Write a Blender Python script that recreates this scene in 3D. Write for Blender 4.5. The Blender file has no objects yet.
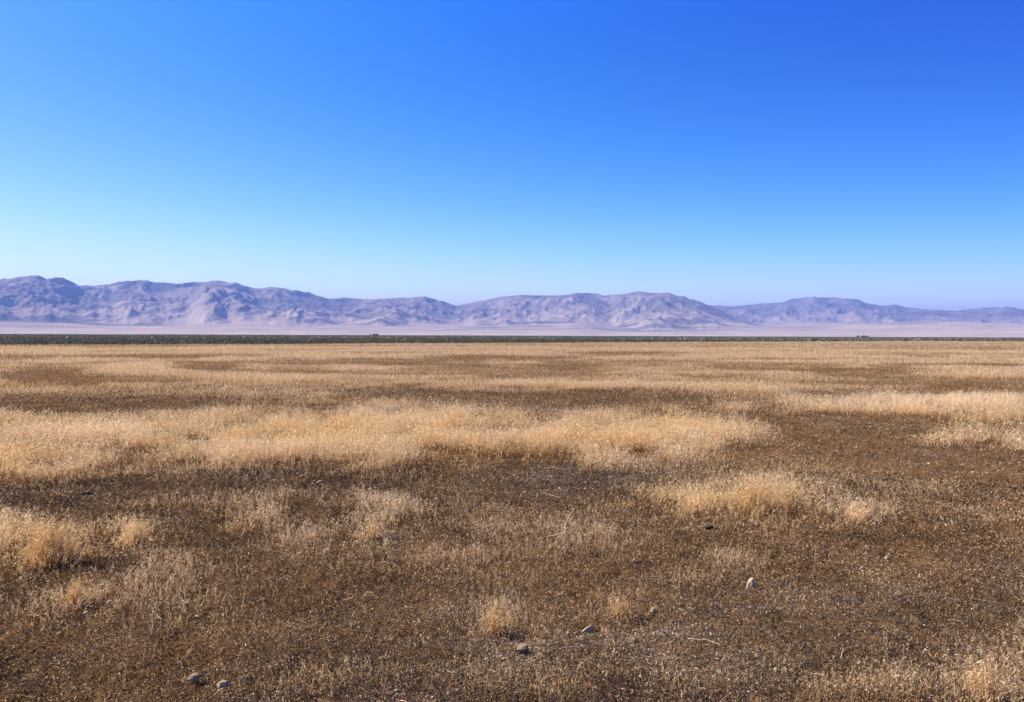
import bpy, bmesh, math, random
import numpy as np
from mathutils import Vector, Matrix

random.seed(7)
R = np.random.default_rng(11)
S = bpy.context.scene
COL = S.collection
F, HC, U0, V0 = 796.0, 1.6, 512.0, 336.0      # focal length (px), eye height, principal column, horizon row


def at(u, v):                                   # where on the plain the photograph's spot (u, v) stands
    y = F * HC / (v - V0)
    return ((u - U0) / F * y, y)


# ------------------------------------------------------------------ noise
def _h(ix, iy, seed):
    h = (ix.astype(np.int64) * 374761393 + iy.astype(np.int64) * 668265263 + seed * 974634777) & 0xFFFFFFFF
    h = ((h ^ (h >> 13)) * 1274126177) & 0xFFFFFFFF
    h = ((h ^ (h >> 15)) * 2246822519) & 0xFFFFFFFF
    return ((h ^ (h >> 16)) & 0xFFFFFF) / float(0xFFFFFF)


def vnoise(x, y, seed=0):
    ix, iy = np.floor(x), np.floor(y)
    fx, fy = x - ix, y - iy
    fx = fx * fx * fx * (fx * (fx * 6 - 15) + 10)
    fy = fy * fy * fy * (fy * (fy * 6 - 15) + 10)
    a, b = _h(ix, iy, seed), _h(ix + 1, iy, seed)
    c, d = _h(ix, iy + 1, seed), _h(ix + 1, iy + 1, seed)
    return (a + (b - a) * fx) * (1 - fy) + (c + (d - c) * fx) * fy


def fbm(x, y, oct=4, seed=0, gain=0.5):
    s, a, n = 0.0, 1.0, 0.0
    for i in range(oct):
        s = s + a * vnoise(x, y, seed + i * 17)
        n += a
        a *= gain
        x, y = x * 1.63 + y * 1.21 + 3.1, y * 1.63 - x * 1.21 + 7.7
    return s / n


def crags(x, y, oct=5, seed=0):
    """ridged noise whose finer spurs branch off the bigger ones"""
    s, a, n, w = 0.0, 1.0, 0.0, 1.0
    for i in range(oct):
        r = (1 - np.abs(2 * vnoise(x, y, seed + i * 31) - 1)) ** 1.6 * w
        s = s + a * r
        n += a
        w = np.clip(r * 1.7, 0.12, 1)
        a *= 0.52
        x, y = x * 1.72 + y * 1.08 + 5.3, y * 1.72 - x * 1.08 + 1.9
    return s / n * 1.35


def ridged(x, y, oct=4, seed=0, gain=0.5):
    s, a, n = 0.0, 1.0, 0.0
    for i in range(oct):
        r = 1 - np.abs(2 * vnoise(x, y, seed + i * 29) - 1)
        s = s + a * r * r
        n += a
        a *= gain
        x, y = x * 1.63 + y * 1.21 + 5.3, y * 1.63 - x * 1.21 + 1.9
    return s / n


def sstep(a, b, x):
    t = np.clip((x - a) / (b - a), 0, 1)
    return t * t * (3 - 2 * t)


# ------------------------------------------------------------------ object helpers
def tag(o, label=None, cat=None, group=None, kind=None):
    for k, v in (('label', label), ('category', cat), ('group', group), ('kind', kind)):
        if v:
            o[k] = v
    return o


def np_mesh(name, verts, faces, mat, attr=None, smooth=False, parent=None):
    """verts (n,3), faces (m,3|4) -> one linked mesh object; attr (n,3) goes to the colour attribute 'tone'"""
    me = bpy.data.meshes.new(name)
    n, (m, k) = len(verts), faces.shape
    me.vertices.add(n)
    me.vertices.foreach_set('co', np.ascontiguousarray(verts, np.float32).ravel())
    me.loops.add(m * k)
    me.loops.foreach_set('vertex_index', np.ascontiguousarray(faces, np.int32).ravel())
    me.polygons.add(m)
    me.polygons.foreach_set('loop_start', np.arange(0, m * k, k, dtype=np.int32))
    me.polygons.foreach_set('use_smooth', np.full(m, smooth, bool))
    me.update(calc_edges=True)
    if attr is not None:
        a = me.attributes.new('tone', 'FLOAT_COLOR', 'POINT')
        c = np.ones((n, 4), np.float32)
        c[:, :3] = attr
        a.data.foreach_set('color', c.ravel())
    me.materials.append(mat)
    o = bpy.data.objects.new(name, me)
    COL.objects.link(o)
    if parent:
        o.parent = parent
    return o


def empty(name, loc):
    o = bpy.data.objects.new(name, None)
    o.empty_display_size = 0.05
    o.location = loc
    COL.objects.link(o)
    return o


class NT:
    def __init__(self, name):
        self.m = bpy.data.materials.new(name)
        self.m.use_nodes = True
        self.t = self.m.node_tree
        self.t.nodes.clear()
        self.out = self.t.nodes.new('ShaderNodeOutputMaterial')

    def n(self, typ, **kw):
        nd = self.t.nodes.new(typ)
        for k, v in kw.items():
            if k.startswith('_'):
                setattr(nd, k[1:], v)
            else:
                self.put(nd.inputs[k.replace('__', ' ')], v)
        return nd

    def put(self, sock, v):
        if hasattr(v, 'links') and hasattr(v, 'is_output'):
            self.t.links.new(v, sock)
        else:
            sock.default_value = v

    def math(self, op, a, b=0.5, clamp=False):
        nd = self.t.nodes.new('ShaderNodeMath')
        nd.operation = op
        nd.use_clamp = clamp
        self.put(nd.inputs[0], a)
        self.put(nd.inputs[1], b)
        return nd.outputs[0]

    def mix(self, f, a, b, blend='MIX'):
        nd = self.t.nodes.new('ShaderNodeMix')
        nd.data_type = 'RGBA'
        nd.blend_type = blend
        self.put(nd.inputs[0], f)
        for s, v in ((nd.inputs[6], a), (nd.inputs[7], b)):
            self.put(s, v if hasattr(v, 'is_output') else (v[0], v[1], v[2], 1))
        return nd.outputs[2]

    def ramp(self, f, stops):
        nd = self.t.nodes.new('ShaderNodeValToRGB')
        e = nd.color_ramp.elements
        while len(e) < len(stops):
            e.new(0.5)
        for el, (p, c) in zip(e, stops):
            el.position = p
            el.color = (c[0], c[1], c[2], 1) if len(c) == 3 else c
        self.put(nd.inputs[0], f)
        return nd.outputs[0]

    def noise(self, vec, scale, detail=4, rough=0.55):
        nd = self.n('ShaderNodeTexNoise', Scale=scale, Detail=detail, Roughness=rough)
        self.put(nd.inputs['Vector'], vec)
        return nd.outputs['Fac']

    def smooth(self, v, a, b):
        nd = self.t.nodes.new('ShaderNodeMapRange')
        nd.interpolation_type = 'SMOOTHSTEP'
        self.put(nd.inputs[0], v)
        nd.inputs[1].default_value = a
        nd.inputs[2].default_value = b
        return nd.outputs[0]

    def end(self, shader):
        self.t.links.new(shader, self.out.inputs['Surface'])
        return self.m


# ------------------------------------------------------------------ materials
def plant_material(name, stops, dark=0.55, trans=0.3, tint=(1, 1, 1)):
    """colour runs from root to tip, differs from blade to blade and from patch to patch"""
    k = NT(name)
    a = k.n('ShaderNodeAttribute', _attribute_name='tone')
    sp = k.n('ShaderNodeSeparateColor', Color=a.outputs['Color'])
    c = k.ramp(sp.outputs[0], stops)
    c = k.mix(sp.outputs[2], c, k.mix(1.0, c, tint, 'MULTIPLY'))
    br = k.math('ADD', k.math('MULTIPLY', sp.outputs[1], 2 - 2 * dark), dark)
    sc = k.n('ShaderNodeVectorMath', _operation='SCALE')
    k.put(sc.inputs[0], c)
    k.put(sc.inputs['Scale'], br)
    d = k.n('ShaderNodeBsdfDiffuse', Color=sc.outputs[0])
    t = k.n('ShaderNodeBsdfTranslucent', Color=sc.outputs[0])
    g = k.n('ShaderNodeBsdfGlossy', Roughness=0.45)
    m = k.n('ShaderNodeMixShader', Fac=trans)
    k.put(m.inputs[1], d.outputs[0])
    k.put(m.inputs[2], t.outputs[0])
    m2 = k.n('ShaderNodeMixShader', Fac=0.03)
    k.put(m2.inputs[1], m.outputs[0])
    k.put(m2.inputs[2], g.outputs[0])
    return k.end(m2.outputs[0])


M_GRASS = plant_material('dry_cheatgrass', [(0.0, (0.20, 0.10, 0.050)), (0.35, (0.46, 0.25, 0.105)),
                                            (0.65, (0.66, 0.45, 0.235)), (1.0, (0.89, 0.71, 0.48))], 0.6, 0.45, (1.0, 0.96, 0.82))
M_LITTER = plant_material('dead_litter', [(0.0, (0.058, 0.031, 0.015)), (0.5, (0.208, 0.126, 0.069)),
                                          (0.85, (0.37, 0.245, 0.138)), (1.0, (0.70, 0.57, 0.42))], 0.4, 0.15, (0.90, 1.0, 1.25))
M_SHRUB = plant_material('grey_green_shrub', [(0.0, (0.10, 0.088, 0.062)), (0.5, (0.128, 0.118, 0.083)),
                                              (1.0, (0.215, 0.205, 0.172))], 0.75, 0.25, (1.0, 1.0, 0.8))


def ground_material():
    k = NT('dry_plain_soil')
    p = k.n('ShaderNodeNewGeometry').outputs['Position']
    big = k.noise(p, 0.22, 4)
    mid = k.noise(p, 2.3, 5)
    fine = k.noise(p, 45.0, 4, 0.7)
    c = k.ramp(fine, [(0.32, (0.056, 0.032, 0.017)), (0.50, (0.122, 0.072, 0.038)), (0.68, (0.20, 0.128, 0.074))])
    c = k.mix(k.smooth(mid, 0.35, 0.7), c, k.mix(1.0, c, (1.3, 1.25, 1.2), 'MULTIPLY'))
    c = k.mix(k.smooth(big, 0.52, 0.66), c, k.mix(0.4, c, (0.16, 0.12, 0.09)))
    # past the grass the flat turns to grey-green shrubland, out to the foot of the fans
    xyz = k.n('ShaderNodeSeparateXYZ', Vector=p)
    line = k.math('SUBTRACT', k.math('SUBTRACT', xyz.outputs[1], k.math('MULTIPLY', xyz.outputs[0], 0.85)), 167.0)
    far = k.noise(p, 0.004, 5)
    sh = k.ramp(k.noise(p, 0.02, 5, 0.7), [(0.3, (0.055, 0.055, 0.038)), (0.55, (0.075, 0.074, 0.052)), (0.75, (0.105, 0.098, 0.070))])
    sh = k.mix(k.smooth(far, 0.55, 0.75), sh, (0.15, 0.13, 0.10))
    c = k.mix(k.smooth(line, -4.0, 8.0), c, sh)
    bump = k.n('ShaderNodeBump', Strength=0.9, Distance=0.012, Height=k.noise(p, 60.0, 5, 0.7))
    b = k.n('ShaderNodeBsdfDiffuse', Color=c, Normal=bump.outputs[0])
    return k.end(b.outputs[0])


def mountain_material():
    k = NT('bare_desert_range')
    geo = k.n('ShaderNodeNewGeometry')
    p = geo.outputs['Position']
    a = k.n('ShaderNodeAttribute', _attribute_name='tone')
    sp = k.n('ShaderNodeSeparateColor', Color=a.outputs['Color'])   # r: 0 on the fan, 1 on rock
    n1 = k.noise(p, 0.0016, 6, 0.62)
    n2 = k.noise(p, 0.009, 5, 0.65)
    rock = k.ramp(n1, [(0.38, (0.19, 0.17, 0.175)), (0.50, (0.30, 0.26, 0.255)), (0.62, (0.43, 0.37, 0.355))])
    rock = k.mix(k.smooth(n2, 0.48, 0.66), rock, k.mix(1.0, rock, (0.55, 0.55, 0.62), 'MULTIPLY'))
    fan = k.ramp(k.noise(p, 0.0022, 5), [(0.36, (0.42, 0.345, 0.31)), (0.6, (0.56, 0.46, 0.41))])
    c = k.mix(sp.outputs[0], fan, rock)
    # low scrub in dark streaks along the toe of the slopes
    c = k.mix(k.math('MULTIPLY', sp.outputs[1], 0.75), c, (0.13, 0.125, 0.12))
    bump = k.n('ShaderNodeBump', Strength=0.7, Distance=40.0, Height=k.noise(p, 0.006, 6, 0.65))
    b = k.n('ShaderNodeBsdfDiffuse', Color=c, Normal=bump.outputs[0])
    return k.end(b.outputs[0])


def stone_material(name, lo, hi, scale=30):
    k = NT(name)
    tc = k.n('ShaderNodeTexCoord').outputs['Object']
    c = k.ramp(k.noise(tc, scale, 6, 0.65), [(0.3, lo), (0.7, hi)])
    c = k.mix(k.smooth(k.noise(tc, scale * 4, 3), 0.58, 0.7), c, k.mix(1.0, c, (0.6, 0.57, 0.55), 'MULTIPLY'))
    bump = k.n('ShaderNodeBump', Strength=0.6, Distance=0.004, Height=k.noise(tc, scale * 5, 5, 0.7))
    b = k.n('ShaderNodeBsdfPrincipled', Roughness=0.9, Normal=bump.outputs[0])
    k.put(b.inputs['Base Color'], c)
    return k.end(b.outputs[0])


M_PEBBLE = plant_material('pebble', [(0.0, (0.06, 0.042, 0.03)), (0.5, (0.19, 0.145, 0.11)), (1.0, (0.52, 0.44, 0.36))], 0.7, 0.0)
M_STONE_PALE = stone_material('pale_stone', (0.27, 0.20, 0.135), (0.50, 0.40, 0.28))
M_STONE_GREY = stone_material('grey_stone', (0.12, 0.09, 0.060), (0.34, 0.265, 0.18))
M_STONE_DARK = stone_material('dark_clod', (0.028, 0.019, 0.013), (0.085, 0.058, 0.040))
M_TWIG = stone_material('bleached_twig', (0.42, 0.33, 0.23), (0.72, 0.62, 0.48), 60)
M_STALK = stone_material('straw_stalk', (0.40, 0.30, 0.17), (0.66, 0.52, 0.33), 60)
M_WOOD = stone_material('shrub_bark', (0.06, 0.045, 0.035), (0.13, 0.10, 0.075), 12)


# ------------------------------------------------------------------ the plain
def relief(x, y):
    d = np.sqrt(x * x + y * y)
    near = np.exp(-(d / 45.0) ** 2)
    return near * (0.055 * (fbm(x * 0.9, y * 0.9, 3, 3) - 0.5) + 0.062 * (fbm(x * 4.2, y * 4.2, 3, 9) - 0.5)
                   + 0.016 * (fbm(x * 17, y * 17, 2, 21) - 0.5))


def build_ground():
    fine = np.radians(np.linspace(-42, 42, 760))
    rest = np.radians(np.linspace(42, 318, 70))[1:-1]
    az = np.concatenate([fine, rest])
    rr = np.concatenate([0.6 * (60 / 0.6) ** np.linspace(0, 1, 480), 60 * (18000 / 60) ** np.linspace(0, 1, 60)[1:]])
    A, Q = np.meshgrid(az, rr)
    x, y = (Q * np.sin(A)).ravel(), (Q * np.cos(A)).ravel()
    v = np.column_stack([x, y, relief(x, y)])
    na, nr = len(az), len(rr)
    i = np.arange(nr - 1)[:, None] * na
    j = np.arange(na)[None, :]
    jn = (j + 1) % na
    f = np.stack([i + j, i + na + j, i + na + jn, i + jn], -1).reshape(-1, 4)
    v = np.vstack([v, [[0, 0, 0]]])
    c = len(v) - 1
    v[c, 2] = v[:na, 2].mean()
    f = np.vstack([f, np.array([[c, q, (q + 1) % na, (q + 1) % na] for q in range(0)], int).reshape(-1, 4)])
    o = np_mesh('ground', v, f, ground_material(), smooth=True)
    bm = bmesh.new()
    bm.from_mesh(o.data)
    bm.verts.ensure_lookup_table()
    for q in range(na):                                # close the middle under the camera
        bm.faces.new((bm.verts[c], bm.verts[q], bm.verts[(q + 1) % na]))
    bmesh.ops.recalc_face_normals(bm, faces=bm.faces)
    bm.to_mesh(o.data)
    bm.free()
    tag(o, kind='structure')


# ------------------------------------------------------------------ the ranges
SKY_A = [(-420, 300), (-300, 286), (-200, 292), (-120, 281), (-60, 284), (0, 280.3), (10, 278.3), (20, 276.8), (30, 275.2), (39, 275.2), (47, 278.3), (53, 276.2), (66, 279.8),
         (79, 284.9), (102, 285.4), (112, 284.1), (119, 281.6), (140, 279.5), (152, 281.8), (178, 283.4), (203, 281.8), (213, 280.3),
         (236, 282.8), (254, 287.9), (263, 288.4), (270, 286.7), (283, 287.9), (308, 292.5), (329, 298.6), (346, 297.6), (367, 299.4),
         (387, 298), (407, 297.3), (425, 296.5), (438, 300.1), (456, 305.2), (471, 302.6), (491, 298.6), (510, 295.5), (525, 295),
         (558, 295.5), (579, 293), (594, 293), (604, 295.5), (624, 293.5), (638, 291), (652, 293), (668, 292.5), (683, 296.8),
         (701, 302.1), (716, 308), (735, 317), (765, 328), (800, 333), (900, 336), (1500, 336)]
SKY_B = [(-500, 336), (640, 330), (680, 312), (701, 305.5), (716, 305.2), (734, 306.2), (759, 303.7), (778, 302.5), (793, 299.2), (806, 296.6), (822, 297.4),
         (835, 297.4), (853, 299.2), (863, 301.2), (873, 304.8), (897, 305.1), (909, 307.9), (925, 309), (953, 310.8), (971, 309),
         (987, 307.4), (1010, 306.9), (1020, 309), (1060, 312), (1120, 306), (1200, 301), (1300, 310), (1500, 318)]


def build_mountains():
    na, nr = 1900, 330
    az = np.radians(np.linspace(-47, 47, na))
    u = U0 + F * np.tan(az)
    px = np.arange(0)
    rr = np.concatenate([np.linspace(4200, 7600, 40), np.linspace(7600, 12400, 200)[1:], np.linspace(12400, 17200, 92)[1:]])
    nr = len(rr)
    A, Q = np.meshgrid(az, rr)
    X, Y = Q * np.sin(A), Q * np.cos(A)
    UU = np.broadcast_to(u, A.shape)
    Z = np.full(A.shape, -6.0)
    rockmask = np.zeros(A.shape)
    # pale alluvial apron rising from the flat
    apron = np.clip((Q - 4700) / 4000, 0, 1) ** 1.6 * (55 + 130 * fbm(X / 1300, Y / 3500, 3, 5))
    Z = np.maximum(Z, apron - 4)
    for sky, rc0, rf0, sd in ((SKY_A, 10900, 8500, 1), (SKY_B, 14800, 11500, 2)):
        xs, ys = zip(*sky)
        ang = (V0 - np.interp(u, xs, ys) - (U0 - u) * math.tan(math.radians(0.20)) - 0.7) / F                   # tan of the skyline's elevation
        ang = ang * np.cos(az)                                  # slope along the ray, not along the lens axis
        rc = rc0 + 900 * (fbm(u / 170, u * 0, 3, 40 + sd) - 0.5)
        rf = rf0 + 2000 * (fbm(u / 75, u * 0 + 3, 4, 50 + sd) - 0.5)
        t = (Q - rf) / (rc - rf)
        hc = ang * rc
        wob = 600 * (fbm(X / 900, Y / 900, 4, 60 + sd) - 0.5)
        spur = crags((X + wob) / 1250 + 0.1 * Q / 1000, Q / 2600, 6, 70 + sd)       # long spurs running down to the plain
        fine = crags((X + wob) / 520, (Y - wob) / 760, 4, 80 + sd)
        grit = crags((X + wob) / 210, (Y - wob) / 260, 3, 85 + sd)
        up = np.clip(t, 0, 1)
        prof = 0.72 * up ** 1.25 + 0.28 * sstep(0, 1, up)
        back = np.clip(1 - (t - 1) * 0.55, 0, 1)
        env = np.sin(np.pi * np.clip(up, 0, 1)) ** 0.75
        rel = prof * np.where(t > 1, back, 1) + env * (0.23 * (spur - 0.50) + 0.17 * (fine - 0.5) + 0.08 * (grit - 0.5) + 0.04 * (crags((X - wob) / 105, (Y + wob) / 120, 2, 95 + sd) - .5))
        rel = rel + 0.10 * (fine - 0.5) * np.where(t > 0.85, 1, 0) * np.clip(up, 0, 1)
        base = np.minimum(apron, np.maximum(hc, 0)) * 0.9
        h = base + (hc - base) * rel
        h = np.where((t > 0) & (hc > 20), h, -50)
        ratio = (np.max(np.where(t > 0, h, 0) / Q, axis=0) + 1e-5) / np.maximum(ang, 1e-5)
        ratio = np.convolve(np.pad(ratio, 12, mode='edge'), np.ones(25) / 25, 'valid')
        h = np.where(h > 0, h / np.clip(ratio, 0.6, 1.7), h)     # bring every profile up to the crest line
        over = sstep(-25, 60, h - Z) * (0.10 + 0.90 * sstep(0.14, 0.72, up + 0.7 * (fbm(X / 500, Y / 500, 4, 66 + sd) - .5)))
        rockmask = np.maximum(rockmask * (h < Z + 40), over)
        Z = np.maximum(Z, h)
    streak = sstep(0.56, 0.66, fbm(X / 1400, Q / 190, 4, 91)) * sstep(7000, 8300, Q) * (1 - sstep(9300, 10200, Q))
    n = A.size
    v = np.column_stack([X.ravel(), Y.ravel(), Z.ravel()])
    tone = np.column_stack([rockmask.ravel(), streak.ravel(), np.zeros(n)])
    i = np.arange(nr - 1)[:, None] * na
    j = np.arange(na - 1)[None, :]
    f = np.stack([i + j, i + j + 1, i + na + j + 1, i + na + j], -1).reshape(-1, 4)
    global HAZE_TOP
    HAZE_TOP = float(Z.max()) + 20
    o = np_mesh('mountains', v, f, mountain_material(), tone, smooth=True)
    tag(o, kind='structure')


# ------------------------------------------------------------------ where the grass grows
# (u, v, half-width, half-height, strength) of stands of grass and of bare ground, as ground ellipses
STANDS = [
    (150, 443, 235, 26, 1.0), (420, 440, 160, 34, 1.0), (455, 428, 75, 14, 0.9), (600, 446, 120, 28, 0.85), (560, 432, 120, 12, .4), (330, 450, 120, 22, 0.6),
    (690, 435, 120, 22, 0.62), (745, 500, 190, 40, 0.22), (70, 575, 150, 56, 0.17), (550, 696, 300, 24, .19), (960, 690, 110, 48, .10), (300, 538, 200, 36, .17), (520, 562, 190, 34, .06), (430, 620, 280, 50, .10), (120, 640, 150, 60, .05), (700, 580, 140, 34, .06), (200, 478, 260, 24, .22),
    (-140, 450, 160, 30, 1.0), (25, 470, 75, 16, 0.85), (-60, 470, 60, 18, .8),
    (745, 502, 100, 20, 0.22), (755, 504, 36, 12, 0.24), (640, 498, 45, 14, 0.18), (860, 517, 42, 15, 0.25), (700, 512, 40, 9, .4),
    (48, 562, 66, 28, 0.36), (40, 566, 32, 16, 0.28), (135, 545, 24, 12, 0.35), (8, 560, 40, 28, 0.3), (150, 585, 45, 20, 0.16), (75, 605, 40, 18, 0.22), (-70, 570, 60, 35, .6),
    (300, 530, 120, 26, 0.20), (372, 538, 44, 20, 0.14), (460, 535, 60, 25, 0.16), (570, 550, 50, 24, 0.16), (250, 520, 40, 12, .2),
    (495, 630, 34, 22, 0.28), (622, 612, 26, 22, 0.2), (560, 702, 130, 16, 0.30), (720, 575, 60, 20, 0.16), (640, 700, 40, 14, .25),
    (1005, 690, 55, 38, 0.24), (890, 702, 80, 12, 0.25), (1100, 660, 70, 50, .4), (350, 700, 60, 14, .1), (820, 606, 40, 20, .08),
    (975, 425, 80, 22, 0.72), (1100, 430, 120, 26, 0.8), (905, 409, 175, 7.5, 2.4), (1020, 410, 100, 8, 1.8), (1000, 450, 40, 12, .3),
    (300, 402, 90, 6, 0.5), (200, 395, 120, 7, 0.35), (540, 420, 80, 5, .3), (660, 415, 60, 8, .35),
    (30, 392, 60, 8, .4), (700, 391, 130, 4.5, 0.9), (500, 385, 150, 3.5, .6),
]
BARE = [
    (560, 404, 175, 9, 1.0), (470, 397, 120, 6, .8), (780, 406, 120, 5.5, 0.8), (835, 438, 78, 17, 1.1), (885, 455, 70, 11, 1.0), (770, 424, 60, 8, .5), (900, 420, 0.1, 0.1, 0),
    (110, 409, 160, 6, 0.8), (300, 412, 70, 5, 0.6), (400, 416, 40, 6, .7), (545, 424, 30, 4, .5), (20, 455, 60, 4, .6), (70, 472, 50, 4, .3),
    (640, 396, 100, 5, .8), (50, 380, 55, 3.5, .7), (205, 366.5, 40, 1.6, .9), (45, 369, 55, 1.5, .8), (150, 358, 60, .9, .7), (430, 363.5, 85, 1.5, .8), (300, 366, 50, 1.3, .6),
    (560, 365, 45, 1.6, .8), (700, 367, 60, 1.3, .6), (880, 369, 70, 2.2, .9), (800, 366, 40, 1.4, .5), (620, 353, 60, .8, .7), (440, 378, 130, 2.4, .5), (760, 378, 120, 2.2, .5),
    (900, 386, 120, 3, .55), (990, 383, 60, 2, .6), (150, 386, 120, 5, .5), (330, 389, 100, 3.0, .6), (990, 365, 40, 1.6, .4), (470, 357, 60, .9, .5),
    (70, 375, 60, 1.8, .5), (590, 376, 60, 2.0, .4), (250, 372, 80, 1.2, .4),
    (330, 490, 330, 10, .85), (600, 484, 90, 9, .6), (150, 500, 90, 8, .5), (940, 470, 120, 14, .7),
]


def ellipses(u, v, lst, x, y, seed):
    wu = (fbm(x * 0.9, y * 0.9, 3, seed) - 0.5)
    wv = (fbm(x * 0.9, y * 0.9, 3, seed + 7) - 0.5)
    s = np.zeros_like(u)
    for (cu, cv, ru, rv, k) in lst:
        if lst is BARE and cv < 400:             # the grass in front hides the near part of a gap
            lo, hi = cv - rv, V0 + (cv + rv - V0) * 1.17
            cv, rv = (lo + hi) / 2, (hi - lo) / 2 * 1.15
        q = ((u - cu) / ru + wu * 1.1) ** 2 + ((v - cv) / rv + wv * 1.1) ** 2
        s = s + k * (1 - sstep(0.1, 1.7, q))
    return s


def density(x, y):
    """0..1.2: how thick the cheatgrass stands at a place"""
    u, v = U0 + F * x / y, V0 + F * HC / y
    st = np.clip(ellipses(u, v, STANDS, x, y, 100), 0, 1.15)
    ba = np.clip(ellipses(u, v, BARE, x, y, 120), 0, 1)
    n = fbm(x / 11.0, y / 5.5, 4, 130)
    n2 = fbm(x / 2.2, y / 2.2, 3, 140)
    wide = sstep(0.44, 0.56, 0.75 * n + 0.25 * n2)
    far = sstep(17, 27, y)                       # beyond that the plain is grass nearly everywhere
    field = 0.24 + 0.66 * wide
    field = field + (0.95 - field) * (0.35 * sstep(50, 90, y) + 0.5 * sstep(90, 220, y))
    base = far * field
    near = 0.008 + 0.07 * sstep(0.5, 0.75, n2)
    dn = np.maximum(base, (1 - far) * near)
    n3 = fbm(x / 0.55, y / 0.55, 3, 145)
    dn = np.maximum(dn, 0.85 * st * np.clip(0.10 + 1.7 * (n2 - 0.31) + 2.5 * (n3 - .45), 0.03, 1.3))
    return np.clip(dn * (1 - 0.94 * ba), 0, 1.2), st


def scatter(n, d0, d1, power, spread=46):
    """points in the wedge the lens could see, area density falling as distance**-power"""
    a = R.uniform(-math.radians(spread), math.radians(spread), n)
    e = 2 - power
    q = R.uniform(0, 1, n)
    d = (d0 ** e + q * (d1 ** e - d0 ** e)) ** (1 / e) if abs(e) > 1e-6 else d0 * (d1 / d0) ** q
    return d * np.sin(a), d * np.cos(a), d


def unit(a):
    return a / np.maximum(np.linalg.norm(a, axis=1, keepdims=True), 1e-9)


class Soup:
    def __init__(self):
        self.v, self.f, self.a, self.n = [], [], [], 0

    def add(self, V, Fc, A):
        """V (k, m, 3): m copies of a k-vertex shape; Fc triangles of one shape; A (k, m, 3)"""
        k, m = V.shape[0], V.shape[1]
        self.v.append(V.transpose(1, 0, 2).reshape(-1, 3))
        self.a.append(A.transpose(1, 0, 2).reshape(-1, 3))
        off = self.n + np.arange(m)[:, None, None] * k
        self.f.append((np.array(Fc)[None] + off).reshape(-1, 3))
        self.n += k * m

    def obj(self, name, mat, parent=None):
        return np_mesh(name, np.vstack(self.v), np.vstack(self.f), mat, np.vstack(self.a), parent=parent)


def stems(soup, x, y, z, h, w, tint, heads, lean=0.35, headsize=1.0, segs=2, low=0.1, cream=0.0):
    """grass stalks: a bent ribbon, and spikelets that nod from its upper third"""
    n = len(x)
    if n == 0:
        return
    ph = R.uniform(0, 2 * np.pi, n)
    ln = np.abs(R.normal(0, lean, n))
    dirx = np.column_stack([np.cos(ph), np.sin(ph), np.zeros(n)]) * ln[:, None]
    wp = R.uniform(0, 2 * np.pi, n)
    side = np.column_stack([np.cos(wp), np.sin(wp), R.normal(0, .15, n)])
    rnd = np.clip(R.normal(0.5, 0.2, n), 0, 1) + 0.35 * (low - .1) + 0.35 * cream
    root = np.column_stack([x, y, z])

    def pos(t):
        t = np.asarray(t)
        if t.ndim == 0:
            t = np.full(n, float(t))
        rise = t * (1 - 0.18 * ln * t)
        return root + dirx * (h * (0.35 * t + 0.65 * t * t))[:, None] + np.column_stack([np.zeros(n), np.zeros(n), h * rise])

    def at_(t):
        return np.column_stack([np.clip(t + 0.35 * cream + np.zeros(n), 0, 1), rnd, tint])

    if segs == 1:
        p0, p1, p2 = pos(0), pos(0.68), pos(1.0)
        W = side * w[:, None]
        V = np.stack([p0 - W * .4, p0 + W * .4, p1 + W * .8, p2, p1 - W * .8])
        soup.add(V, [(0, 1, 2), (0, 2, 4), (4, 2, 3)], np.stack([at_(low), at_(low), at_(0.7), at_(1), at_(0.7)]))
    else:
        p0, p1, p2, p3 = pos(0), pos(0.4), pos(0.75), pos(1.0)
        W = side * w[:, None] * .5
        V = np.stack([p0 - W, p0 + W, p1 - W, p1 + W, p2 - W * .7, p2 + W * .7, p3])
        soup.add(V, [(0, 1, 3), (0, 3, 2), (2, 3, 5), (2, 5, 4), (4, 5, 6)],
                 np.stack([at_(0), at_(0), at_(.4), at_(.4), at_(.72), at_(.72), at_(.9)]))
    for i in range(heads):
        t = R.uniform(0.40, 1.0, n)
        p = pos(t)
        q = R.uniform(0, 2 * np.pi, n)
        L = (R.uniform(0.012, 0.028, n) * headsize)[:, None]
        out = np.column_stack([np.cos(q), np.sin(q), R.normal(-0.25, 0.6, n)])
        a = p + out * L * 0.5
        b = a + (out + np.array([0, 0, -0.5])) * L
        sd = unit(np.cross(out, R.normal(0, 1, (n, 3)))) * L * R.uniform(.10, .20, n)[:, None]
        m = (a + b) / 2
        r2 = np.clip(R.normal(0.58, 0.24, n), 0, 1.25)
        A = np.column_stack([np.clip(0.68 + 0.34 * t * R.uniform(0.6, 1.15, n), 0, 1), r2, tint])
        soup.add(np.stack([p, m - sd, b, m + sd]), [(0, 1, 3), (1, 2, 3)], np.stack([A, A, A, A]))


STONE_SPOTS = []          # (x, y, radius) kept clear of litter


def edge(x, y):           # > 0 past the far edge of the grass
    return y - 0.85 * x - 165 + 14 * (fbm(x / 25, y / 25, 3, 150) - 0.5)


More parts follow.
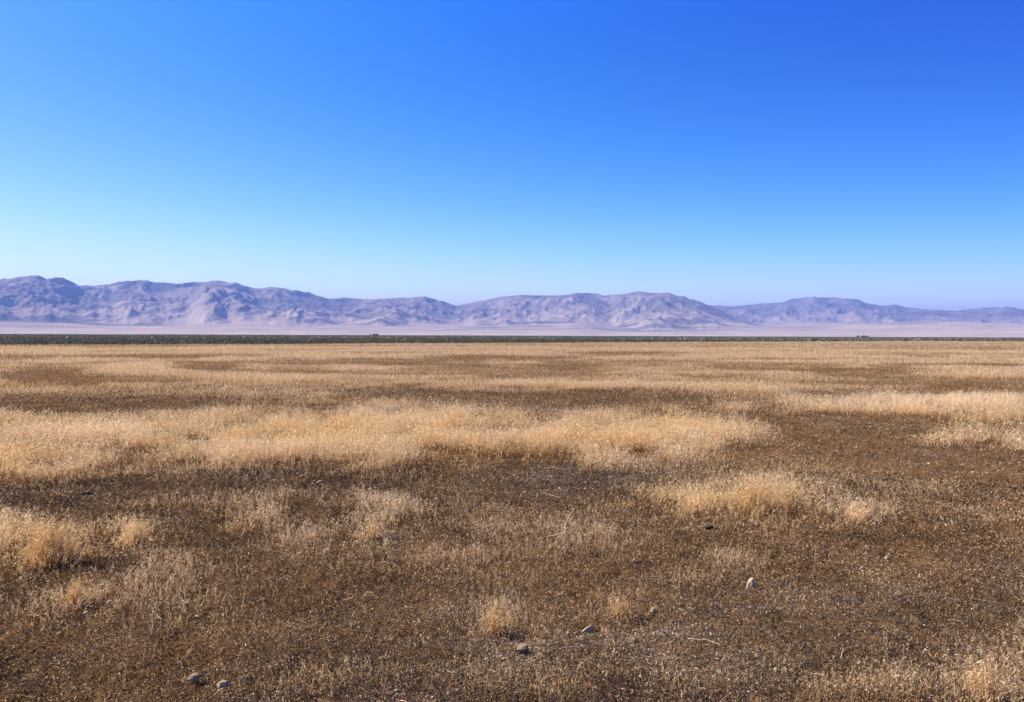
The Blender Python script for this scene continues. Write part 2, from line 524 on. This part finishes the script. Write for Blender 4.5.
def build_grass():
    s = Soup()
    # (count, nearest, farthest, power, width, spikelets, segs)
    for (n, d0, d1, pw, heads, segs) in ((200000, 2.6, 8.0, 0.4, 10, 2), (240000, 8.0, 14.0, 0.5, 7, 2), (360000, 14.0, 26.0, 0.9, 3, 2), (420000, 26.0, 50.0, 1.2, 1, 1),
                                         (380000, 50.0, 110.0, 1.5, 0, 1), (260000, 110.0, 330.0, 1.6, 0, 1)):
        x, y, d = scatter(n, d0, d1, pw)
        dn, st = density(x, y)
        keep = (R.uniform(0, 1.0, n) < dn) & (edge(x, y) < 0)
        for (sx, sy, sr) in STONE_SPOTS:
            keep &= ((x - sx) / (sr + .03)) ** 2 + ((y - sy + .09) / (sr + .15)) ** 2 > 1
        x, y, d, dn, st = x[keep], y[keep], d[keep], dn[keep], st[keep]
        m = len(x)
        hn = fbm(x / 1.3, y / 1.3, 3, 160)
        hmax = 0.05 + 0.29 * np.clip(np.maximum(st, sstep(16, 24, d) * dn), 0, 1) ** 0.8
        h = hmax * (0.55 + 0.8 * hn) * R.uniform(0.3, 1.0, m) ** 0.8 * R.uniform(.8, 1.35, m)
        h *= 1 - 0.28 * sstep(18, 40, d)
        w = np.where(d < 8, 0.0010 + 0.0009 * d / 8, np.where(d < 26, 0.0019, 0.0023) * np.maximum(1, d / 9.0) ** 0.72) * R.uniform(.7, 1.3, m)
        uu, vv = U0 + F * x / y, V0 + F * HC / y
        cream = np.exp(-((uu - 915) / 150) ** 2 - ((vv - 409) / 9.0) ** 2)
        tint = sstep(0.36, 0.68, fbm(x / 1.6, y / 1.6, 4, 170)) * (1 - .5 * sstep(20, 50, d)) + 0.35 * sstep(60, 200, y) * sstep(-.2, .6, x / y)
        hs = np.where(d < 8, 0.32 + 0.5 * d / 8, (d / 8.0) ** .6 * .82) * np.clip(h / .20, .5, 1.0)
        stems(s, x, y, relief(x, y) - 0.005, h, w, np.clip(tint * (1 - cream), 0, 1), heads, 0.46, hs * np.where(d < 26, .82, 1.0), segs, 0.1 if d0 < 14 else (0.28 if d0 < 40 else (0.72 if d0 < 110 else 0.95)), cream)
    tag(s.obj('dry_grass', M_GRASS), 'pale straw cheatgrass standing in streaks and stands across the brown plain', 'grass', kind='stuff')


def build_litter():
    s = Soup()
    for (n, d0, d1, pw, up) in ((2300000, 2.6, 10.0, 1.4, 1.0), (900000, 8.0, 26.0, 1.7, 1.0), (90000, 26.0, 60.0, 1.7, 1.0)):
        x, y, d = scatter(n, d0, d1, pw)
        bare = fbm(x * 1.7, y * 1.7, 4, 200)
        keep = R.uniform(0, 1, n) < 0.7 + 0.6 * sstep(0.35, 0.6, bare)
        for (sx, sy, sr) in STONE_SPOTS:
            keep &= (x - sx) ** 2 + (y - sy) ** 2 > sr ** 2
        x, y, d = x[keep], y[keep], d[keep]
        m = len(x)
        k = np.maximum(1, d / 5.0) ** 0.75
        tuft = sstep(0.45, 0.75, fbm(x * 6, y * 6, 2, 210))
        L = R.gamma(1.8, 0.0042, m).clip(.003, .035) * k
        W = np.minimum(L * R.uniform(0.12, 0.32, m), .0028 * k)
        q = R.uniform(0, 2 * np.pi, m)
        el = np.clip(R.normal(0.45, 0.5, m), -0.3, 1.4)
        ax = np.column_stack([np.cos(q) * np.cos(el), np.sin(q) * np.cos(el), np.sin(el)])
        sd = unit(np.cross(ax, R.normal(0, 1, (m, 3)))) * W[:, None]
        base = np.column_stack([x, y, relief(x, y) + R.uniform(-0.003, 0.020, m) * (0.25 + 1.6 * tuft)])
        mid = base + ax * (L * .5)[:, None]
        tip = base + (ax + np.array([0, 0, -0.25])) * L[:, None]
        mid[:, 2] += L * R.uniform(0, .15, m)
        tn = R.beta(1.5, 1.9, m) * 0.9
        tn = np.clip(tn + 0.70 * (fbm(x * 2.4, y * 2.4, 4, 230) - .47) + 0.25 * (fbm(x * .7, y * .7, 3, 235) - .46), 0, .92)
        pale = R.uniform(0, 1, m) < 0.012
        tn = np.where(pale, R.uniform(.88, 1, m), tn)
        grey = sstep(0.44, 0.70, fbm(x * .45, y * .45, 3, 220) + 0.22 * np.clip(x / y, -.6, .6) + 0.05 * np.clip(5.5 - d, -3, 2))
        A = np.column_stack([tn, np.clip(R.normal(.5, .25, m), 0, 1), grey])
        s.add(np.stack([base - sd * .5, base + sd * .5, mid + sd, tip, mid - sd]), [(0, 1, 2), (0, 2, 4), (4, 2, 3)], np.stack([A] * 5))
    # flattened straws, longer than the rest
    n = 1500
    x, y, d = scatter(n, 2.6, 13.0, 1.3)
    q, L = R.uniform(0, 2 * np.pi, n), R.gamma(3.0, .022, n)
    P, up = [], R.uniform(.004, .02, n)
    for j in range(5):
        P.append(np.column_stack([x, y, relief(x, y) + up + (R.uniform(0, .012, n) if j not in (0, 4) else 0)]))
        q = q + R.normal(0, .22, n)
        x, y = x + np.cos(q) * L / 4, y + np.sin(q) * L / 4
    wv = np.column_stack([-np.sin(q), np.cos(q), R.normal(0, .4, n)]) * R.uniform(.0006, .0013, n)[:, None]
    A = np.column_stack([R.uniform(.80, 1.0, n), R.uniform(.3, .9, n), np.zeros(n)])
    V = np.stack([p + sg * wv for p in P for sg in (-1, 1)])
    s.add(V, [f for j in range(4) for f in ((2 * j, 2 * j + 1, 2 * j + 3), (2 * j, 2 * j + 3, 2 * j + 2))], np.stack([A] * 10))
    tag(s.obj('plant_litter', M_LITTER), 'brown mat of dead stems and crumbled leaves over the soil', 'plant litter', kind='stuff')


# ------------------------------------------------------------------ stones, sticks, tufts
def stone(name, u, v, size, pts, mat, label, rot=0.0, sink=0.15, group=None):
    """a rock hewn from a few corner points (hull, bevel, roughen); size = half extents"""
    if pts is LUMP and mat is M_STONE_PALE:
        size, sink = tuple(1.25 * q for q in size), sink - 0.45
    x, y = at(u, v)
    bm = bmesh.new()
    for p in pts:
        bm.verts.new((p[0] * size[0], p[1] * size[1], p[2] * size[2]))
    g = bmesh.ops.convex_hull(bm, input=bm.verts)
    bmesh.ops.delete(bm, geom=[e for e in g['geom_interior'] if isinstance(e, bmesh.types.BMVert)], context='VERTS')
    bmesh.ops.bevel(bm, geom=list(bm.edges), offset=0.05 * min(size), segments=1, affect='EDGES', clamp_overlap=True)
    bmesh.ops.triangulate(bm, faces=bm.faces)
    bmesh.ops.subdivide_edges(bm, edges=list(bm.edges), cuts=2, use_grid_fill=True)
    co = np.array([vv.co for vv in bm.verts])
    n = (fbm(co[:, 0] * 90 + 9, co[:, 1] * 90 + co[:, 2] * 77, 3, 5) - .5) * 0.30 * min(size)
    for vv, d in zip(bm.verts, n):
        vv.co += vv.co.normalized() * float(d)
    bmesh.ops.recalc_face_normals(bm, faces=bm.faces)
    me = bpy.data.meshes.new(name)
    bm.to_mesh(me)
    bm.free()
    me.materials.append(mat)
    o = bpy.data.objects.new(name, me)
    COL.objects.link(o)
    gz = float(relief(np.array([x]), np.array([y]))[0])
    o.location = (x, y, gz + size[2] * (1 - sink))
    o.rotation_euler = (0, 0, rot)
    STONE_SPOTS.append((x, y, max(size[0], size[1]) * 0.85))
    tag(o, label, 'stone' if 'stone' in name else 'clod', group)
    return o


PYRAMID = [(-1, -.5, -1), (-.75, .7, -1), (.3, -.9, -1), (.85, .6, -1), (.95, -.2, -.9), (-.9, -.3, -.2), (-.35, -.5, .55), (.22, -.45, 1), (.1, .5, .9), (-.5, .5, .3), (.55, .2, .3), (.4, -.75, -.3)]
SLAB = [(-.7, .1, -1), (-.6, .8, -1), (.2, .0, -1), (.7, .15, -1), (.7, .7, -1), (-1, -.5, .15), (-.5, -1.0, .35), (.3, -1.05, .55), (1.0, -.6, .2), (.7, .4, 1), (-.2, .7, .9), (-.8, .5, .5), (-.4, -.8, .75), (.3, -.8, .95)]
LUMP = [(-1, 0, -.5), (-.4, .9, -.6), (.6, .8, -.7), (1, -.1, -.6), (.4, -.9, -.7), (-.6, -.8, -.6), (-.7, -.2, .5), (-.1, .5, .85), (.5, .25, .7), (.3, -.5, .6), (-.3, -.6, .7)]


def build_stones():
    stone('stone', 754, 590, (.042, .036, .040), PYRAMID, M_STONE_PALE, 'pale pointed upright stone, lit on its left face and black on its right', 0.1, .1)
    stone('stone', 524, 658, (.033, .028, .025), SLAB, M_STONE_GREY, 'small grey slab stone with a black shaded front, bottom middle of the plain', 0.15, .0)
    stone('stone', 192, 689, (.029, .026, .024), SLAB, M_STONE_GREY, 'flat grey stone with a shaded underside near the bottom left', -.05, -.05)
    stone('stone', 222, 695, (.026, .013, .010), LUMP, M_STONE_PALE, 'low pinkish white stone chip just right of the flat grey stone', .2, .2)
    stone('stone', 588, 631, (.042, .018, .020), [(-1, -.6, -1), (-.9, .5, -1), (1, .5, -1), (.9, -.7, -1), (-.2, -.5, .2), (.65, -.4, 1), (.8, .4, .8), (0, .4, .3)], M_STONE_PALE,
          'pale sloping stone with a bright sunlit upper edge, among brown litter', .3, .2)
    stone('dirt_clod', 710, 530, (.044, .03, .020), SLAB, M_STONE_DARK, 'small black clod below the straw grass stand at centre right', .3, .05)
    stone('dirt_clod', 85, 498, (.075, .045, .022), LUMP, M_STONE_DARK, 'wide dark clod on bare ground above the round tuft at left', .1, .2)
    stone('dirt_clod', 222, 549, (.030, .024, .018), LUMP, M_STONE_DARK, 'little dark clod in thin grass at left centre', .6, .1)
    stone('stone', 108, 613, (.022, .016, .014), LUMP, M_STONE_PALE, 'white pebble stone below the low reddish orange tuft, farther of two', .4, .15)
    stone('stone', 84, 624, (.019, .015, .013), LUMP, M_STONE_PALE, 'white pebble stone below the low reddish orange tuft, nearer of two', 1.2, .15)
    stone('stone', 636, 567, (.018, .013, .012), LUMP, M_STONE_PALE, 'tiny pale stone chip alone on brown litter left of the pointed stone', .8, .15)
    stone('stone', 734, 588, (.015, .011, .008), LUMP, M_STONE_PALE, 'flat white chip lying just left of the pointed stone', .1, .15)
    stone('stone', 890, 561, (.020, .015, .011), LUMP, M_STONE_PALE, 'bright white stone flake on the grey soil patch at right', .1, .15)
    stone('stone', 320, 484, (.036, .022, .014), LUMP, M_STONE_PALE, 'white stone flake on bare soil in front of the main grass band', .3, .15)
    stone('stone', 655, 617, (.020, .014, .011), LUMP, M_STONE_PALE, 'pale stone chip below and left of the pointed stone, half in litter', .5, .15)
    stone('stone', 779, 676, (.012, .010, .009), LUMP, M_STONE_PALE, 'tiny white stone chip near the bottom, right of centre', .5, .1)


def build_pebbles():
    """countless chips of stone lying in the litter"""
    n = 1200
    x, y, d = scatter(n, 2.6, 14.0, 1.2)
    r = R.gamma(2.0, .0026, n).clip(.002, .018)
    z = relief(x, y) + r * .5 + .006
    ph = R.uniform(0, 2 * np.pi, n)
    V, fl = [], R.uniform(.35, .8, n)
    for (a, rr, zz) in ((0, 1, 0), (1.2, .8, -.2), (2.3, 1.1, .1), (3.4, .9, -.1), (4.7, 1.05, .15), (5.6, .8, 0)):
        q = ph + a + R.normal(0, .2, n)
        k = r * rr * R.uniform(.75, 1.25, n)
        V.append(np.column_stack([x + np.cos(q) * k, y + np.sin(q) * k * .8, z + zz * r]))
    V.append(np.column_stack([x + R.normal(0, .25, n) * r, y + R.normal(0, .25, n) * r, z + r * fl]))
    V.append(np.column_stack([x, y, z - r]))
    Fc = [(i, (i + 1) % 6, 6) for i in range(6)] + [((i + 1) % 6, i, 7) for i in range(6)]
    s = Soup()
    A = np.column_stack([R.beta(2, 2, n), R.uniform(.2, .8, n), np.zeros(n)])
    s.add(np.stack(V), Fc, np.stack([A] * 8))
    tag(s.obj('pebbles', M_PEBBLE), 'small stone chips strewn through the brown litter', 'pebbles', kind='stuff')


def tube(bm, pts, r0, r1, sides=6):
    pts = [Vector(p) for p in pts]
    rings = []
    for i, p in enumerate(pts):
        d = (pts[min(i + 1, len(pts) - 1)] - pts[max(i - 1, 0)]).normalized()
        a = d.orthogonal().normalized()
        b = d.cross(a)
        r = r0 + (r1 - r0) * i / (len(pts) - 1)
        rings.append([bm.verts.new(p + (a * math.cos(2 * math.pi * j / sides) + b * math.sin(2 * math.pi * j / sides)) * r) for j in range(sides)])
    for A, B in zip(rings, rings[1:]):
        for j in range(sides):
            bm.faces.new((A[j], A[(j + 1) % sides], B[(j + 1) % sides], B[j]))
    bm.faces.new(rings[0][::-1])
    bm.faces.new(rings[-1])


def bend(pts, sub=5, jit=0.004):
    out = []
    for a, b in zip(pts, pts[1:]):
        a, b = Vector(a), Vector(b)
        for i in range(sub):
            out.append(a.lerp(b, i / sub) + Vector([random.gauss(0, jit) for _ in range(3)]))
    out.append(Vector(pts[-1]))
    return out


def bm_obj(name, bm, mat, parent=None, loc=(0, 0, 0)):
    bmesh.ops.recalc_face_normals(bm, faces=bm.faces)
    me = bpy.data.meshes.new(name)
    bm.to_mesh(me)
    bm.free()
    for p in me.polygons:
        p.use_smooth = True
    me.materials.append(mat)
    o = bpy.data.objects.new(name, me)
    COL.objects.link(o)
    o.location = loc
    if parent:
        o.parent = parent
    return o


def gz(x, y):
    return float(relief(np.array([x]), np.array([y]))[0])


def build_sticks():
    # forked twig lying upright on the litter, lower left
    x, y = at(152, 640)
    k = y / F                                           # metres per pixel there
    root = empty('forked_twig', (x, y, gz(x, y)))
    tag(root, 'bleached forked twig standing like an upside-down V on the litter', 'twig')
    up = lambda dx, dz, dy=0: (dx * k, dy, dz * k)
    bm = bmesh.new()
    tube(bm, bend([up(-1, 2), up(-2, 12, .02), up(-3.5, 20, .03)], 4, .002), .0028, .0022)
    bm_obj('branch', bm, M_TWIG, root)
    bm = bmesh.new()
    tube(bm, bend([up(-3.5, 20, .03), up(2, 17, .02), up(7.5, 13.5, .0), up(8.5, 10, 0), up(5.5, 5, -.01), up(6, 0, -.02)], 3, .002), .0026, .0016)
    bm_obj('branch', bm, M_TWIG, root)
    bm = bmesh.new()
    tube(bm, bend([up(-3.5, 20, .03), up(0, 24, .05), up(4, 28, .07)], 3, .003), .0024, .0012)
    bm_obj('branch', bm, M_TWIG, root)

    # broken dead weed: one stiff stalk above arching side stems
    x, y = at(566, 556)
    k = y / F
    root = empty('dead_weed', (x, y, gz(x, y)))
    tag(root, 'dead straw-coloured weed skeleton with one stiff stalk sticking out up to the right', 'dead weed')
    bm = bmesh.new()
    tube(bm, bend([up(0, 14), up(1, 29, .05), up(4.5, 37, .08), up(10, 44, .10)], 3, .002), .0048, .0030)
    bm_obj('stalk', bm, M_STALK, root)
    for i, ends in enumerate(([(1, 28), (-3, 18), (-5, 4), (-8, 0)], [(1, 28), (4, 22), (6, 10), (4, 0)], [(1, 28), (8, 28), (16, 22), (18, 12)],
                              [(1, 24), (-10, 18), (-24, 15), (-28, 8)], [(2, 14), (-4, 8), (-8, 2)], [(2, 14), (6, 8), (9, 1)], [(4, 26), (12, 20), (13, 10)],
                              [(-3, 18), (-12, 8), (-15, 1)], [(2, 20), (1, 10), (-2, 1)])):
        bm = bmesh.new()
        dy = random.uniform(-.06, .08)
        tube(bm, bend([up(e[0], e[1], dy * j) for j, e in enumerate(ends)], 3, .004), .0032, .0016, 5)
        bm_obj('side_stem', bm, M_STALK, root)
    # loose straws and sticks on the litter
    for (u, v, dx, dz, rr, lab) in ((335, 634, 22, 3, .0020, 'long pale straw lying flat across the litter, lower left of centre'),
                                    (690, 648, 34, -8, .0022, 'pale crooked stick lying along the litter right of the bottom middle'),
                                    (405, 561, 22, 2, .0022, 'pale straw lying level on brown litter near the middle'),
                                    (560, 654, 26, 1, .0018, 'thin straw just right of the small grey slab stone'),
                                    (845, 665, 18, 14, .0020, 'bent pale stick on dark litter near the bottom right'),
                                    (357, 628, -6, -14, .0024, 'short bleached stick pointing at the camera below centre left'),
                                    (48, 638, 1, 10, .0028, 'short upright bleached stick below the orange grass at left')):
        x, y = at(u, v)
        k = y / F
        flat = abs(dz) < 9 or lab.startswith(('bent', 'short bleached'))
        bm = bmesh.new()
        if flat:
            e = at(u + dx, v - dz)
            q = (e[0] - x, e[1] - y)
            mid = Vector((q[0] * .5 - q[1] * .15, q[1] * .5 + q[0] * .15, .018))
            tube(bm, bend([(0, 0, .016), mid, (q[0], q[1], .020)], 4, .003), rr, rr * .6)
        else:
            tube(bm, bend([(0, 0, -.01), (dx * k * .5, .01, dz * k * .5), (dx * k, .0, dz * k)], 4, .002), rr, rr * .6)
        tag(bm_obj('dry_stick', bm, M_TWIG, None, (x, y, gz(x, y))), lab, 'stick')


def build_tufts():
    spec = [  # u, v, half-width px, height px, stems, tint, palest tone, label
        (48, 572, 34, 50, 800, .9, .80, 'broad golden orange grass tuft at the left edge, densest of the near grass'),
        (134, 550, 14, 36, 280, .6, 1.0, 'small round pale tuft of grass right of the broad golden tuft'),
        (755, 512, 30, 40, 480, 1.0, .85, 'golden grass tuft in the middle of the stand at centre right'),
        (697, 516, 16, 30, 200, .4, 1.0, 'whitish slender grass tuft left of the golden tuft at centre right'),
        (860, 524, 22, 30, 190, .2, 1.0, 'pinkish straw tuft at the right end of the centre right stand'),
        (495, 636, 24, 44, 150, .5, .76, 'thin orange tuft of grass in the brown litter above the slab stone'),
        (622, 622, 18, 30, 95, .4, .74, 'faint thin grass tuft right of the orange one in the lower middle'),
        (372, 545, 22, 34, 100, .3, .9, 'sparse pale tuft with orange base left of the middle'),
        (990, 704, 26, 70, 240, .5, .92, 'tall straw tuft in the bottom right corner'),
        (75, 612, 26, 40, 150, .8, .76, 'low reddish orange grass tuft below the broad golden tuft'),
        (455, 440, 60, 40, 1000, .8, 1.0, 'brightest yellow grass clump at the crest of the main band'),
    ]
    for (u, v, hw, hp, n, ti, cap, lab) in spec:
        x, y = at(u, v)
        k = y / F
        s = Soup()
        n = int(n)
        r = (R.exponential(.45, n) + .03) * hw * k
        q = R.uniform(0, 2 * np.pi, n)
        xx, yy = x + r * np.cos(q), y + r * np.sin(q) * 1.1
        fall = np.exp(-(r / (hw * k)) * 0.55)
        h = hp * k * R.uniform(.35, 1.1, n) * fall
        stems(s, xx, yy, relief(xx, yy) - .004, h, np.full(n, .0010 + .0010 * y / 8), np.full(n, ti), 9, .46, .32 + .36 * y / 8, 2)
        V = np.vstack(s.v)
        V -= np.array([x, y, gz(x, y)])
        tone = np.vstack(s.a)
        tone[:, 0] *= cap
        o = np_mesh('grass_tuft', V, np.vstack(s.f), M_GRASS, tone)
        o.location = (x, y, gz(x, y))
        tag(o, lab, 'grass tuft', 'grass tufts standing out on the plain')


# ------------------------------------------------------------------ shrubs beyond the grass
def shrub_shapes(soup, x, y, h, leaves, leafk, tone=.4):
    """dome-shaped bushes of small leaf clumps with gaps"""
    n = len(x)
    for i in range(leaves):
        q = R.uniform(0, 2 * np.pi, n)
        el = R.uniform(0, 1, n)
        rad = R.uniform(.55, 1.05, n)
        c = np.column_stack([x + np.cos(q) * np.sqrt(1 - el ** 2) * h * .8 * rad, y + np.sin(q) * np.sqrt(1 - el ** 2) * h * .8 * rad, h * (.08 + .86 * el * rad)])
        a = unit(R.normal(0, 1, (n, 3))) * (h * leafk)[:, None]
        b = unit(R.normal(0, 1, (n, 3))) * (h * leafk)[:, None]
        A = np.column_stack([np.clip(R.normal(tone, .15, n), 0, 1), np.clip(R.normal(.5, .22, n), 0, 1), R.uniform(0, 1, n)])
        soup.add(np.stack([c - a, c + b, c + a, c - b]), [(0, 1, 2), (0, 2, 3)], np.stack([A] * 4))


def build_shrubs():
    s = Soup()
    for (n, d0, d1, leaves, lk) in ((7000, 90, 260, 60, .14), (16000, 260, 700, 9, .42), (16000, 700, 2600, 5, .6)):
        x, y, d = scatter(n, d0, d1, 1.1)
        gap = fbm(x / 30, y / 30, 3, 300)
        e = edge(x, y)
        keep = (e > 1) & ((gap > .27) | (e > 60))
        x, y, d = x[keep], y[keep], d[keep]
        h = R.uniform(.35, .85, len(x)) * np.where(d > 700, 1.1, 1)
        shrub_shapes(s, x, y, h, leaves, lk, .52 if d0 < 200 else .9)  # farther shrubs get a paler, greyer tone: distance haze put into leaf colour
    tag(s.obj('shrubland_belt', M_SHRUB), 'dark grey green belt of low shrubs beyond the far edge of the grass', 'shrubs', kind='stuff')
    # single bushes that stand clear of the belt
    spec = [(312, 343.6, 2.2, 'dark bush standing alone on the grass edge, left of a close twin'),
            (317, 343.6, 2.2, 'dark bush standing alone on the grass edge, right of a close twin'),
            (25, 345.4, 2.4, 'dark rounded shrub at the front of the belt, far left'),
            (70, 345.6, 2.8, 'dark shrub at the front of the belt, second clump from the left edge'),
            (104, 345.6, 2.5, 'wide black green shrub at the front of the belt under the double-humped mountain'),
            (246, 344.6, 2.2, 'black green shrub ending the dark belt front under the leftmost saddle'),
            (402, 343.2, 2.4, 'low dark bush at the belt front near the range gap'),
            (835, 340.9, 2.2, 'low dark bush at the belt front under the flat-topped right mountain'),
            (905, 340.6, 2.4, 'dark bush at the belt front right of the flat-topped mountain'),
            (960, 340.3, 2.2, 'dark bush at the belt front near the right edge')]
    for (u, v, hp, lab) in spec:
        x, y = at(u, v)
        k = y / F
        root = empty('desert_shrub', (x, y, 0))
        tag(root, lab, 'shrub', 'bushes at the front of the shrub belt')
        so = Soup()
        shrub_shapes(so, np.array([0.0]), np.array([0.0]), np.array([hp * k]), 420, .11)
        so.obj('foliage', M_SHRUB, root)
        bm = bmesh.new()
        for j in range(5):
            a = j * 1.3
            tube(bm, bend([(0, 0, -.05), (math.cos(a) * .15, math.sin(a) * .15, hp * k * .4), (math.cos(a) * .4, math.sin(a) * .4, hp * k * .75)], 3, .02), .03, .01)
        bm_obj('branch', bm, M_WOOD, root)
    # far clumps of trees on the line of the flat
    for (u, wd, ht, y, lab) in ((374, 10, 3.4, 1500, 'tiny far clump of trees on the line of the flat below the range gap'),
                                (862, 14, 3.2, 1500, 'tiny far clump of trees on the line of the flat below the flat-topped mountain')):
        k = y / F
        x = (u - U0) / F * y
        root = empty('far_trees', (x, y, 0))
        tag(root, lab, 'trees', 'far clumps of trees')
        so = Soup()
        m = 9
        shrub_shapes(so, R.uniform(-.5, .5, m) * wd * k, R.uniform(-4, 4, m), R.uniform(.5, .9, m) * ht * k * .8, 90, .16)
        so.obj('crown', M_SHRUB, root)
        bm = bmesh.new()
        tube(bm, [(0, 0, -.1), (.1, 0, ht * k * .25), (.1, .1, ht * k * .5)], .25, .12)
        bm_obj('trunk', bm, M_WOOD, root)


# ------------------------------------------------------------------ air, light, lens
SUN_EL, SUN_AZ = math.radians(42), math.radians(-82)     # from the left, a little ahead of the lens
ROLL = 0.20
HAZE_TOP = 960
HAZE = 9.6e-5
EXPOSURE = 0.9
SKY_GRADE = ((2.65, 0.1, 0.09, -22.9, -9.2, 0.9, 22.7), (1.88, 0.1, -0.08, -12.65, -3.35, -3.0, 14.7), (2.2, 0.8, 0.147, -5.98, -1.17, -7.5, 10.8))


def build_haze():
    bm = bmesh.new()
    bmesh.ops.create_cube(bm, size=1)
    for v in bm.verts:
        v.co = Vector((v.co.x * 40000, v.co.y * 40000, -8 + (v.co.z + .5) * HAZE_TOP))
    me = bpy.data.meshes.new('haze')
    bm.to_mesh(me)
    bm.free()
    o = bpy.data.objects.new('haze', me)
    COL.objects.link(o)
    k = NT('thin_blue_haze')
    pv = k.n('ShaderNodeVolumePrincipled')
    pv.inputs['Color'].default_value = (0.22, 0.37, 0.97, 1)
    pv.inputs['Density'].default_value = HAZE
    pv.inputs['Anisotropy'].default_value = 0.0
    k.t.links.new(pv.outputs[0], k.out.inputs['Volume'])
    me.materials.append(k.m)
    tag(o, 'thin blue haze over the plain', 'haze', kind='stuff')


def build_light():
    w = bpy.data.worlds.new('World')
    S.world = w
    w.use_nodes = True
    t = w.node_tree
    t.nodes.clear()
    sky = t.nodes.new('ShaderNodeTexSky')
    sky.sky_type = 'NISHITA'
    sky.sun_disc = False
    sky.sun_elevation = SUN_EL
    sky.sun_rotation = SUN_AZ
    sky.altitude = 700
    sky.air_density = 1.0
    sky.dust_density = 0.5
    sky.ozone_density = 1.5
    # the deep, saturated desert blue: per channel a power of the clear sky, deepening upwards and away from the sun's side
    def m(op, a, b=0.0, c=0.0):
        nd = t.nodes.new('ShaderNodeMath')
        nd.operation = op
        for sock, v in zip(nd.inputs, (a, b, c)):
            if hasattr(v, 'is_output'):
                t.links.new(v, sock)
            else:
                sock.default_value = v
        return nd.outputs[0]
    sep = t.nodes.new('ShaderNodeSeparateColor')
    com = t.nodes.new('ShaderNodeCombineColor')
    t.links.new(sky.outputs[0], sep.inputs[0])
    tc = t.nodes.new('ShaderNodeTexCoord')
    xyz = t.nodes.new('ShaderNodeSeparateXYZ')
    t.links.new(tc.outputs['Generated'], xyz.inputs[0])
    X = m('MAXIMUM', m('MINIMUM', xyz.outputs[0], 0.58), -0.58)
    Z = m('MAXIMUM', m('MINIMUM', xyz.outputs[2], 0.45), 0.0)
    top = m('MAXIMUM', m('SUBTRACT', xyz.outputs[2], 0.45), 0.0)
    XZ = m('MULTIPLY', X, Z)
    ZZ = m('MULTIPLY', Z, Z)
    for i, (gain, power, kx, kz, kxz, kt, kzz) in enumerate(SKY_GRADE):
        e = m('MULTIPLY_ADD', X, kx, m('MULTIPLY_ADD', Z, kz, m('MULTIPLY_ADD', XZ, kxz, m('MULTIPLY_ADD', ZZ, kzz, m('MULTIPLY', top, kt)))))
        c = m('POWER', m('MULTIPLY', sep.outputs[i], 0.11), power)
        t.links.new(m('MULTIPLY', m('MULTIPLY', c, gain / 0.11), m('EXPONENT', e)), com.inputs[i])
    bg = t.nodes.new('ShaderNodeBackground')
    bg.inputs['Strength'].default_value = 0.11
    out = t.nodes.new('ShaderNodeOutputWorld')
    t.links.new(com.outputs[0], bg.inputs['Color'])
    t.links.new(bg.outputs[0], out.inputs['Surface'])
    l = bpy.data.lights.new('sun', 'SUN')
    l.energy = 5.0
    l.angle = math.radians(0.53)
    l.color = (1.0, 0.87, 0.66)
    o = bpy.data.objects.new('sun', l)
    d = Vector((math.cos(SUN_EL) * math.sin(SUN_AZ), math.cos(SUN_EL) * math.cos(SUN_AZ), math.sin(SUN_EL)))
    o.rotation_euler = d.to_track_quat('Z', 'Y').to_euler()
    COL.objects.link(o)


def build_camera():
    c = bpy.data.cameras.new('camera')
    c.sensor_width = 36
    c.lens = F * 36 / 1024
    c.clip_start = 0.05
    c.clip_end = 60000
    o = bpy.data.objects.new('camera', c)
    COL.objects.link(o)
    o.location = (0, 0, HC)
    pitch = math.atan((351 - V0 + 0.7) / F)
    o.rotation_euler = (Matrix.Rotation(math.pi / 2 - pitch, 3, 'X') @ Matrix.Rotation(math.radians(ROLL), 3, 'Z')).to_euler()
    S.camera = o


build_stones()
build_ground()
build_mountains()
build_grass()
build_litter()
build_pebbles()
build_sticks()
build_tufts()
build_shrubs()
build_haze()
build_light()
build_camera()

S.view_settings.view_transform = 'Standard'
S.view_settings.look = 'None'
S.view_settings.exposure = EXPOSURE
S.view_settings.gamma = 1.0
S.view_settings.use_curve_mapping = False
S.cycles.max_bounces = 5
S.cycles.diffuse_bounces = 3
S.cycles.transmission_bounces = 3
S.cycles.glossy_bounces = 1
S.cycles.volume_bounces = 0
S.cycles.use_denoising = True
S.cycles.denoiser = 'OPENIMAGEDENOISE'
S.cycles.denoising_input_passes = 'RGB_ALBEDO_NORMAL'
S.cycles.denoising_prefilter = 'ACCURATE'
S.cycles.use_adaptive_sampling = False
